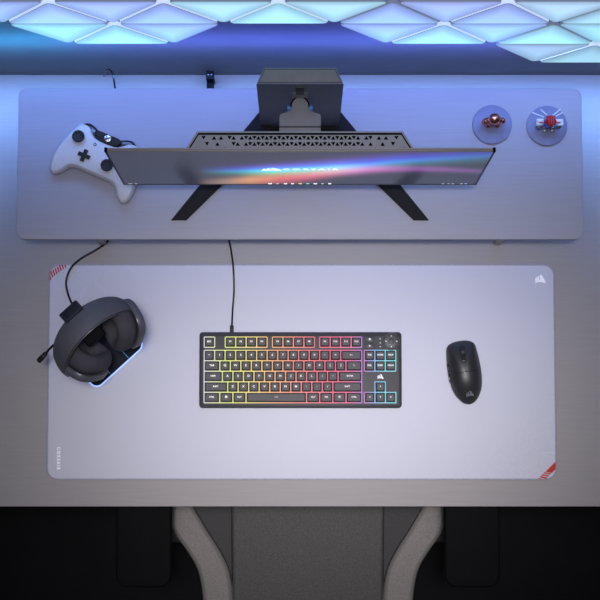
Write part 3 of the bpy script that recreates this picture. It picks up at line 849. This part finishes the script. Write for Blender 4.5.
for (xa, ya_), (xb, yb_) in (((532.3, 112.6), (544.0, 117.0)), ((540.6, 109.4), (547.0, 115.0)), ((560.8, 108.9), (553.0, 115.2)), ((562.8, 112.6), (556.0, 116.0))):
    a_, b_ = at(xa, ya_, z0 + .040), at(xb, yb_, z0 + .036); v = b_ - a_; bb = bm_new()
    box(bb, 0, v.length, -.0011, .0011, -.0006, .0006, .0003, mtx=Tr(a_) @ v.to_track_quat('X', 'Z').to_matrix().to_4x4()); link('fin', bb, M['toy_white'], rob)
for px, py_, px2 in ((540.0, 120.6, 539.0), (559.5, 120.8, 560.0)):
    bb = bm_new(); abox(bb, px, py_, z0 + .036, .0062, .0028, .004); abox(bb, px2, py_ + 3.4, z0 + .032, .0055, .0032, .0055); sh_ = link('arm', bb, M['toy_white'], rob)
    bb = bm_new(); abox(bb, px + (1 if px < 550 else -1), py_ + 1.8, z0 + .0385, .0030, .0010, .0032, 0, .0003); link('arm_band', bb, M['toy_red'], sh_)
    bb = bm_new(); pp = at(px2 + (-.2 if px < 550 else -1.5), py_ + 6.0, z0 + .026); pillow(bb, circ(pp.x, pp.y, .0062 if px < 550 else .0045, 10), [(.001, pp.z - .007), (0, pp.z - .005), (0, pp.z + .003), (.0025, pp.z + .005), (.0035, pp.z + .004)]); link('fist', bb, M['toy_gray'], sh_)
for px in (545.0, 552.5):
    bb = bm_new(); abox(bb, px, 127.2, z0 + .011, .0034, .0036, .011); abox(bb, px, 128.6, z0 + .0035, .0040, .0062, .0035); link('leg', bb, M['toy_gray'], rob)

# ---------------------------------------------------------------- headset stand and headset
aU = math.radians(42.5)
u = Vector((math.cos(aU), math.sin(aU), 0)); vv = Vector((math.sin(aU), -math.cos(aU), 0)); zz_ = Vector((0, 0, 1))
fe = at(121.0, 367.6, .012)                       # middle of the front edge of the base
def frame(o):                                     # local x along u, local y along -v (towards the wall), z up
    m = Matrix((u, -vv, zz_)).transposed().to_4x4(); m.translation = o; return m
bm0 = frame(Vector((fe.x, fe.y, MZ)))
stand = thing('headset_stand', 'black headset stand with glowing edge under the headset', 'headset stand', Vector((fe.x, fe.y, MZ)) - vv * .05)
bb = bm_new(); slab(bb, rrect(-.0605, .0605, .001, .094, .014, 8), .0, .006, .001, bm0); link('base', bb, M['st_body'], stand)
bb = bm_new(); slab(bb, rrect(-.0617, .0617, -.0005, .0955, .0150, 8), .006, .0092, .0008, bm0); link('light_rim', bb, M['glow_blue'], stand)
bb = bm_new(); slab(bb, rrect(-.0590, .0590, .0020, .092, .0130, 8), .008, .0125, .0010, bm0); bp_ = link('top_plate', bb, M['st_plate'], stand)
for lx in (-.022, .022):
    bb = bm_new(); box(bb, lx - .0006, lx + .0006, .003, .045, .0120, .0128, mtx=bm0); link('light_line', bb, M['line_dim'], bp_)
bt = at(70.6, 311.3, .245)                        # top of the post at the back
pf = Vector((bt.x, bt.y, 0))
hm = frame(pf)
bb = bm_new(); box(bb, -.012, .012, -.012, -.001, MZ + .006, .228, .003, mtx=hm); box(bb, -.012, .012, -.05, -.001, MZ + .006, MZ + .013, .002, mtx=hm); link('post', bb, M['st_body'], stand)
bb = bm_new(); box(bb, -.0195, .0195, -.066, .004, .215, .229, .004, mtx=hm); hb_ = link('hanger', bb, M['grip'], stand)
bb = bm_new(); box(bb, -.0198, .0198, -.011, .0095, .226, .245, .0022, mtx=hm); lip = link('hanger_lip', bb, M['st_body'], stand)
bb = bm_new(); box(bb, -.0150, .0150, -.0060, .0055, .2445, .2458, .0006, mtx=hm); link('lip_inlay', bb, M['st_plate'], lip)
path = [at(82, 322, .010), at(72.5, 305, .009), at(67.6, 292.5, .007), at(66.2, 281, .007), at(71, 268, .007), at(81, 258.5, .004), at(95, 250.5, .003), at(104.5, 244.2, .003), at(108, 240, .003), at(112, 230, .003), at(118, 205, .003)]
bb = bm_new(); tube(bb, smooth_path(path), .0020); link('cable', bb, M['black_gloss'], stand)

AL = math.radians(21)
cdir = zz_ * math.cos(AL) - vv * math.sin(AL)     # from the cups up to the crown
wdir = cdir.cross(u)                              # local y
pv = at(104.5, 342.5, .165)
HM = Matrix((u, wdir, cdir)).transposed().to_4x4(); HM.translation = pv
hs = thing('headset', 'dark grey over-ear headset with a boom microphone hanging on its stand', 'headset', (pv.x, pv.y, .25))
# local y points away from the viewer side (up-left and down); the open side of the cups is -y
RX, RZc = .0800, .0890
def band(bm, r_in, r_out, w_mid, w_end, a0, a1, n=40, bulge=.3):
    o = bmesh.new(); rings = []
    for i in range(n + 1):
        t = a0 + (a1 - a0) * i / n
        k = math.sin(max(0, min(PI, t))); wd = (w_end + (w_mid - w_end) * k ** .8) / 2
        d = Vector((math.cos(t), 0, math.sin(t))); ring = []
        sec = []
        for j in range(7):     # rounded outer skin, flat inside
            q = -1 + 2 * j / 6; sec.append((q, r_out - bulge * (r_out - r_in) * q * q))
        for j in range(5):
            q = 1 - 2 * j / 4; sec.append((q * .94, r_in))
        for q, r_ in sec: ring.append(o.verts.new((-.005 + math.cos(t) * (RX + r_), .012 + wd * q, math.sin(t) * (RZc + r_))))
        rings.append(ring)
    m = len(rings[0])
    for r0, r1 in zip(rings, rings[1:]):
        for j in range(m): o.faces.new((r0[j], r0[(j + 1) % m], r1[(j + 1) % m], r1[j]))
    o.faces.new(list(reversed(rings[0]))); o.faces.new(rings[-1])
    merge(bm, o, HM)
bb = bm_new(); band(bb, -.004, .006, .046, .022, -.10, PI + .10); link('headband', bb, M['hs_shell'], hs, sharp=50)
bb = bm_new(); band(bb, -.013, -.0035, .038, .022, .35, PI - .35, 30, .15); link('headband_cushion', bb, M['hs_pad'], hs, sharp=50)
bb = bm_new()
for q in (-1,):
    pth = []
    for i in range(41):
        t = -.08 + (PI + .16) * i / 40; wd = (.022 + .024 * math.sin(max(0, min(PI, t))) ** .8) / 2
        pth.append(HM @ Vector((-.005 + math.cos(t) * (RX - .0035),   .012 + q * wd * .97, math.sin(t) * (RZc - .0035))))
    tube(bb, pth, .0009, 6)
link('band_trim', bb, M['hs_trim'], hs)
def ring_pad(bm, mtx, ry, rz, ty, tx, n=40, m=14):
    o = bmesh.new(); rings = []
    for i in range(n):
        a = 2 * PI * i / n; c, s = math.cos(a), math.sin(a)
        e = .78
        cx, cz_ = ry * math.copysign(abs(c) ** e, c), rz * math.copysign(abs(s) ** e, s)
        nrm = Vector((0, c / ry, s / rz)).normalized()
        rings.append([o.verts.new(Vector((0, cx, cz_)) + nrm * (ty * math.cos(2 * PI * j / m)) + Vector((tx * math.sin(2 * PI * j / m), 0, 0))) for j in range(m)])
    for i in range(n):
        r0, r1 = rings[i], rings[(i + 1) % n]
        for j in range(m): o.faces.new((r0[j], r0[(j + 1) % m], r1[(j + 1) % m], r1[j]))
    merge(bm, o, mtx)
def oval(ry, rz, n=40, e=.72):
    out = []
    for i in range(n):
        a = 2 * PI * i / n; c, s = math.cos(a), math.sin(a)
        out.append((ry * math.copysign(abs(c) ** e, c), rz * math.copysign(abs(s) ** e, s)))
    return out
RYX = Matrix(((0, 0, 1, 0), (1, 0, 0, 0), (0, 1, 0, 0), (0, 0, 0, 1)))   # outline plane (x,y)->(y,z), extrusion z->x
for sx in (-1, 1):
    # each cup: inner side looks toward the other one, swivelled a little to the open side and closing toward the bottom
    cmx = HM @ Tr((sx * .0575, -.004, -.006)) @ Matrix.Rotation(-sx * math.radians(10), 4, 'Z') @ Matrix.Rotation(sx * math.radians(31), 4, 'Y') @ (Matrix.Scale(-1, 4, (1, 0, 0)) if sx > 0 else Matrix.Identity(4))
    # in this frame +x points at the other cup
    bb = bm_new(); pillow(bb, oval(.0385, .0440), [(.012, -.010), (.005, -.0085), (.0012, -.005), (0, -.001), (0, .004), (.001, .006)], cmx @ RYX); shl = link('ear_cup', bb, M['hs_shell'], hs, sharp=45)
    bb = bm_new(); ring = [cmx @ Vector((.0062, y, z)) for y, z in oval(.0382, .0437)]; tube(bb, ring + [ring[0]], .0011, 6); link('cup_trim', bb, M['hs_trim'], shl)
    bb = bm_new(); pillow(bb, oval(.0320, .0390), [(.001, .005), (0, .007), (0, .0125), (.003, .0125)], cmx @ RYX); link('speaker_mesh', bb, M['hs_inner'], hs)
    bb = bm_new(); ring_pad(bb, cmx @ Tr((.0240, 0, 0)), .0265, .0320, .0130, .0180); link('ear_cushion', bb, M['hs_pad'], hs, sharp=70)
    # arm of the yoke
    bb = bm_new()
    tube(bb, smooth_path([HM @ Vector((sx * .0755, .009, .010)), HM @ Vector((sx * .0750, .006, -.004)), HM @ Vector((sx * .070, .000, -.012))], 5), .0065, 10); link('yoke', bb, M['hs_shell'], hs)
# microphone boom on the left cup
bb = bm_new(); mpth = [HM @ Vector((-.080, .020, -.004)), at(56, 346, .165), at(50, 348.6, .160), at(45.6, 354.0, .155)]
tube(bb, smooth_path(mpth, 6), .0022, 8); boom = link('microphone_boom', bb, M['black'], hs)
bb = bm_new(); a_, b_ = at(47.0, 352.3, .156), at(38.0, 361.6, .151)
tube(bb, [a_, a_ + (b_ - a_) * .12, a_ + (b_ - a_) * .3, a_ + (b_ - a_) * .8, a_ + (b_ - a_) * .95, b_], lambda t: (.0024, .0040, .0046, .0050, .0046, .0028)[round(t * 5)], 14); link('microphone', bb, M['black'], boom)
bb = bm_new(); q0, q1 = a_ + (b_ - a_) * .34, a_ + (b_ - a_) * .40; tube(bb, [q0, q1], .0050, 14); link('microphone_ring', bb, M['hs_trim'], boom)

# ---------------------------------------------------------------- things behind the riser
path = [at(116, 100, .06), at(115.2, 90, .075), at(114.0, 81, .085), at(112.6, 74.5, .085), at(110.6, 70.4, .075), at(108, 69.6, .065), at(105.6, 71.3, .045), at(104.2, 74.2, .018), at(104.0, 76, .0022)]
bb = bm_new(); tube(bb, smooth_path(path), .0017, 8)
tag(link('power_cable', bb, M['black_gloss'], None), 'thin dark cable looping up behind the left part of the riser', 'cable')
clip = thing('cable_strap', 'flat black strap with a square buckle at the back edge of the riser', 'strap', (at(210, 80, 0).x, .75, 0))
cxx = at(210.3, 75, .05).x; hwd = .0068
bb = bm_new(); box(bb, cxx - hwd, cxx + hwd, .712, .758, .040, .046, .001); box(bb, cxx - hwd, cxx + hwd, .752, .758, .0, .046, .001); link('band', bb, M['grip'], clip)
bb = bm_new(); box(bb, cxx - .0072, cxx + .0072, .748, .764, .044, .068, .0015); bk = link('buckle', bb, M['grip'], clip)
for sx in (-1, 1):
    bb = bm_new(); slab(bb, circ(cxx + sx * .003, .756, .0013, 12), .0675, .0688, .0003); link('rivet', bb, M['mark_gray'], bk)

# ---------------------------------------------------------------- triangular light panels
ZL = {'A': (.4799, .6304), 'B': (.3291, .4799), 'C': (.1773, .3291)}
def XK(k): return -.303 + .1793 * k
PN = [ # row, k of the tip, points up?, colour, rim, label
 ('A', -1, 0, (150, 168, 238), 0, 'lavender triangular light panel pointing down, cut off by the left edge of the photo'),
 ('A', -.5, 1, (156, 178, 246), 1, 'lavender triangular light panel pointing up, leftmost of the whole upward ones in the top row'),
 ('A', 0, 0, (158, 180, 248), 0, 'pale blue triangular light panel pointing down, at the top above the looping cable'),
 ('A', .5, 1, (150, 172, 243), 1, 'lavender triangular light panel pointing up, left of the pale cyan ones in the top row'),
 ('A', 1, 0, (172, 224, 246), 0, 'pale cyan triangular light panel pointing down, at the top above the black strap'),
 ('A', 1.5, 1, (170, 232, 250), 1, 'bright cyan triangular light panel pointing up, directly behind the monitor stand column'),
 ('A', 2, 0, (172, 222, 240), 0, 'pale cyan triangular light panel pointing down, just right of the monitor stand column'),
 ('A', 2.5, 1, (150, 172, 242), 0, 'lavender triangular light panel pointing up, right of the pale cyan ones in the top row'),
 ('A', 3, 0, (158, 176, 240), 0, 'lavender triangular light panel pointing down, at the top above the monitor right end'),
 ('A', 3.5, 1, (148, 166, 236), 1, 'lavender triangular light panel pointing up, in the top row above the copper figurine'),
 ('A', 4, 0, (172, 206, 238), 0, 'pale grey-blue triangular light panel pointing down, in the top row above the toy robot'),
 ('A', 4.5, 1, (160, 200, 232), 0, 'pale blue triangular light panel at the top, cut off by the right edge'),
 ('B', -.5, 0, (150, 216, 248), 0, 'bright cyan triangular light panel pointing down, leftmost of the second row'),
 ('B', 0, 1, (150, 222, 248), 1, 'bright cyan triangular light panel pointing up, second from left in the second row'),
 ('B', .5, 0, (146, 182, 246), 0, 'blue triangular light panel pointing down, just left of the gap in the second row'),
 ('B', 2.5, 0, (146, 174, 248), 0, 'blue triangular light panel pointing down, just right of the gap in the second row'),
 ('B', 3, 1, (152, 208, 246), 1, 'cyan triangular light panel pointing up, in the second row above the monitor right end'),
 ('B', 3.5, 0, (148, 186, 244), 0, 'blue to cyan triangular light panel pointing down, in the second row above the copper figurine'),
 ('B', 4, 1, (152, 212, 230), 2, 'mint cyan triangular light panel pointing up, in the second row above the toy robot'),
 ('B', 4.5, 0, (150, 208, 232), 0, 'cyan triangular light panel in the second row, cut off by the right edge'),
 ('C', 4, 0, (146, 180, 205), 0, 'dim grey-teal triangular light panel pointing down, lowest row by the toy robot'),
 ('C', 4.5, 1, (142, 186, 205), 1, 'dim grey-teal triangular light panel pointing up, lowest row at the right edge'),
]
XZ = Matrix(((1, 0, 0, 0), (0, 0, -1, 0), (0, 1, 0, 0), (0, 0, 0, 1)))    # outline (x,y)->(x,z), extrusion z->-y
for row, k, up, colr, rimk, lab in PN:
    zl, zh = ZL[row]; cx = XK(k); hw = .1793 / 2
    tri = [(cx - hw, zl), (cx + hw, zl), (cx, zh)] if up else [(cx - hw, zh), (cx, zl), (cx + hw, zh)]
    tri = round_poly([tuple(p) for p in inset_poly(tri, .0024)], .0085, 6)
    zc = (zl * 2 + zh) / 3 if up else (zl + zh * 2) / 3
    p = thing('light_panel', lab, 'light panel', (cx, YW - .012, zc), 'triangular light panels on the wall')
    bb = bm_new(); pillow(bb, tri, [(.003, .008), (0, .009), (0, .0145), (.0008, .0155)], Tr((0, YW, 0)) @ XZ); link('frame', bb, M['rim'] if rimk == 1 else M['rim_gray'], p)
    bb = bm_new(); pillow(bb, tri, [(.0012, .0145), (.0011, .0162), (.0018, .0168)], Tr((0, YW, 0)) @ XZ); o = link('diffuser', bb, M['panel_up' if up else 'panel_down'], p); o.color = lin([v + (255 - v) * .06 for v in colr])[:3] + ({'A': .34, 'B': .85, 'C': .22}[row] if max(colr) > 0 else 0,)
    bb = bm_new(); box(bb, cx - .012, cx + .012, YW - .0085, YW, zc - .012, zc + .012); link('wall_mount', bb, M['black'], p)

# ---------------------------------------------------------------- chair
SZ = -.27
ch = thing('office_chair', 'grey fabric gaming chair with pale side bolsters pulled up to the desk front', 'chair', (0, -.22, -.74))
def sp(px, py_, z=SZ): return tuple(at(px, py_, z))[:2]
cl = [(193, 498), (193.5, 507), (206, 529), (221, 553), (229.5, 573), (233, 600), (234, 640)]
ol = [(172, 470), (172, 507), (172.5, 529), (187, 551), (198, 571), (203, 600), (204, 640)]
def mir(L): return [(616 - x, y) for x, y in L]
def side(L): return smooth_path([Vector((*sp(x, y), 0)) for x, y in L], 5)
iL, oL, iR, oR = side(cl), side(ol), side(mir(cl)), side(mir(ol))
ys_front = .16
def poly2(a, b_): return [(p.x, p.y) for p in a] + [(p.x, p.y) for p in reversed(b_)]
# seat: under panel, centre panel, two side panels and two bolsters
fr = [(iL[0].x - .02, ys_front), (iL[0].x, iL[0].y)]
seatL = [(-.245, ys_front)] + [(p.x + .004, p.y) for p in oL[1:]]; seatR = [(.245, ys_front)] + [(p.x - .004, p.y) for p in oR[1:]]
bb = bm_new(); slab(bb, seatL + seatR[::-1], SZ - .075, SZ - .018, .012); link('seat_base', bb, M['fabric_dark'], ch)
cxl = [Vector((sp(231.5, 507)[0], ys_front, 0)), Vector((*sp(232, 507), 0)), Vector((*sp(233, 600), 0)), Vector((*sp(234, 640), 0))]
cxr = [Vector((sp(383.5, 507)[0], ys_front, 0)), Vector((*sp(383.5, 507), 0)), Vector((*sp(382.5, 600), 0)), Vector((*sp(381.5, 640), 0))]
bb = bm_new(); pillow(bb, poly2(cxl, cxr), [(.003, SZ - .03), (0, SZ - .02), (0, SZ - .006), (.004, SZ - .001), (.010, SZ)]); link('seat_cushion', bb, M['fabric'], ch)
for inn, cen in ((iL, cxl), (iR, cxr)):
    a_ = [Vector((inn[0].x, ys_front, 0))] + list(inn)
    bb = bm_new(); pillow(bb, poly2(a_, [cen[0], cen[1], cen[2], cen[3]]), [(.0, SZ - .03), (0, SZ - .008), (.002, SZ - .004)]); link('side_panel', bb, M['fabric_dark'], ch)
for inn, out in ((iL, oL), (iR, oR)):
    a_ = [Vector((out[0].x, ys_front, 0))] + list(out); c_ = [Vector((inn[0].x, ys_front, 0))] + list(inn)
    bb = bm_new(); pillow(bb, poly2(a_, c_), [(.003, SZ - .06), (0, SZ - .05), (0, SZ - .004), (.003, SZ + .003), (.008, SZ + .007)]); link('bolster', bb, M['fabric_light'], ch)
# arm rests
for sx in (-1, 1):
    z1 = -.075
    xa, xb = at(308 + sx * 192, 560, z1).x, at(308 + sx * 137, 560, z1).x
    xa, xb = min(xa, xb), max(xa, xb); y0, y1 = at(300, 587.5, z1).y, .10
    bb = bm_new(); slab(bb, rrect(xa, xb, y0, y1, .022, 6), z1 - .028, z1, .006); pad = link('armrest', bb, M['grip'], ch)
    bb = bm_new()      # raised grip texture
    nx, ny = 7, 22
    for i in range(nx):
        for j in range(ny):
            px_ = xa + .010 + (xb - xa - .020) * (i + (.5 if j % 2 else 0)) / nx; py_ = y0 + .028 + j * .0095
            slab(bb, circ(px_ + .002, py_, .0042, 6), z1 - .001, z1 + .0010, .0004)
    link('grip_texture', bb, M['grip'], pad)
    xm = (xa + xb) / 2
    bb = bm_new(); box(bb, xm - .02, xm + .02, y0 + .07, y0 + .14, SZ - .07, z1 - .026, .006); box(bb, min(xm, .015 + sx * .17) , max(xm, .015 + sx * .17), y0 + .075, y0 + .135, SZ - .09, SZ - .066, .005); link('armrest_post', bb, M['black'], ch)
# backrest, gas lift, star base (below and behind the frame)
yb_ = sp(300, 640)[1]
bb = bm_new(); slab(bb, [(x, y) for x, y in rrect(-.225, .255, 0, .80, .09, 8)], 0, .09, .02, Tr((0, yb_ - .03, SZ - .03)) @ Rx(math.radians(104))); link('backrest', bb, M['fabric'], ch)
bb = bm_new(); tube(bb, [(0, -.05, -.64), (0, -.05, SZ - .07)], .025, 18); link('gas_lift', bb, M['black'], ch)
for k in range(5):
    a = 2 * PI * k / 5 + PI / 2; d = Vector((math.cos(a), math.sin(a), 0)); p0 = Vector((0, -.05, -.645))
    bb = bm_new(); tube(bb, [p0, p0 + d * .15 + Vector((0, 0, -.008)), p0 + d * .29 + Vector((0, 0, -.025))], lambda t: .026 - .010 * t, 10); st = link('base_spoke', bb, M['black'], ch)
    bb = bm_new(); b2 = bmesh.new(); bmesh.ops.create_cone(b2, cap_ends=True, segments=20, radius1=.0285, radius2=.0285, depth=.045)
    merge(bb, b2, Tr(p0 + d * .29 + Vector((0, 0, -.0665))) @ Rz(a) @ Rx(PI / 2)); link('caster', bb, M['rubber'], st)

# ---------------------------------------------------------------- light
def area(name, loc, rot, sx, sy, power, c, spread=PI):
    l = bpy.data.lights.new(name, 'AREA'); l.shape = 'RECTANGLE'; l.size = sx; l.size_y = sy; l.energy = power; l.color = lin(c)[:3]; l.spread = spread
    o = bpy.data.objects.new(name, l); COL.objects.link(o); o.location = loc; o.rotation_euler = rot
    return o
def spot(name, loc, tgt, power, angle, blend, size, c):
    l = bpy.data.lights.new(name, 'SPOT'); l.energy = power; l.spot_size = math.radians(angle); l.spot_blend = blend; l.shadow_soft_size = size; l.color = lin(c)[:3]
    o = bpy.data.objects.new(name, l); COL.objects.link(o); o.location = loc
    o.rotation_euler = (Vector(tgt) - Vector(loc)).to_track_quat('-Z', 'Y').to_euler(); return o
spot('key_lamp', (.20, .06, 4.6), (.22, .15, 0), 540, 12.6, 1.0, .30, (252, 250, 255))
spot('key_lamp_left', (-.12, .06, 4.6), (-.14, .11, 0), 480, 13.2, 1.0, .30, (252, 250, 255))
area('soft_ceiling', (0, -.1, 4.4), (0, 0, 0), 2.4, 1.6, 31, (236, 238, 255))
# added lamps that strengthen the panel light on the back of the desk
area('back_fill', (0, YW - .050, .33), (math.radians(-4), 0, 0), 1.7, .03, 1.25, (126, 162, 248), math.radians(105))
area('low_fill', (0, YW - .012, .105), (math.radians(-40), 0, 0), 2.0, .015, 2.4, (115, 165, 255), math.radians(100))  # unseen lamp added to brighten the desk strip behind the riser
area('panel_spill', (0, YW - .06, .95), (math.radians(-12), 0, 0), 1.5, .10, .25, (150, 165, 255), math.radians(100))
# light strip shining on the wall behind the desk
for nm, x, c, e, w in (('strip_center', .02, (90, 115, 255), 1.5, .8), ('strip_left', -.54, (60, 175, 255), .72, .35), ('strip_right', .55, (90, 115, 210), .3, .4)):
    area(nm, (x, YW - .085, .29), (PI / 2, 0, 0), w, .02, e, c)

W = bpy.data.worlds.new('world'); S.world = W; W.use_nodes = True
W.node_tree.nodes['Background'].inputs[0].default_value = lin((150, 150, 165)); W.node_tree.nodes['Background'].inputs[1].default_value = .12
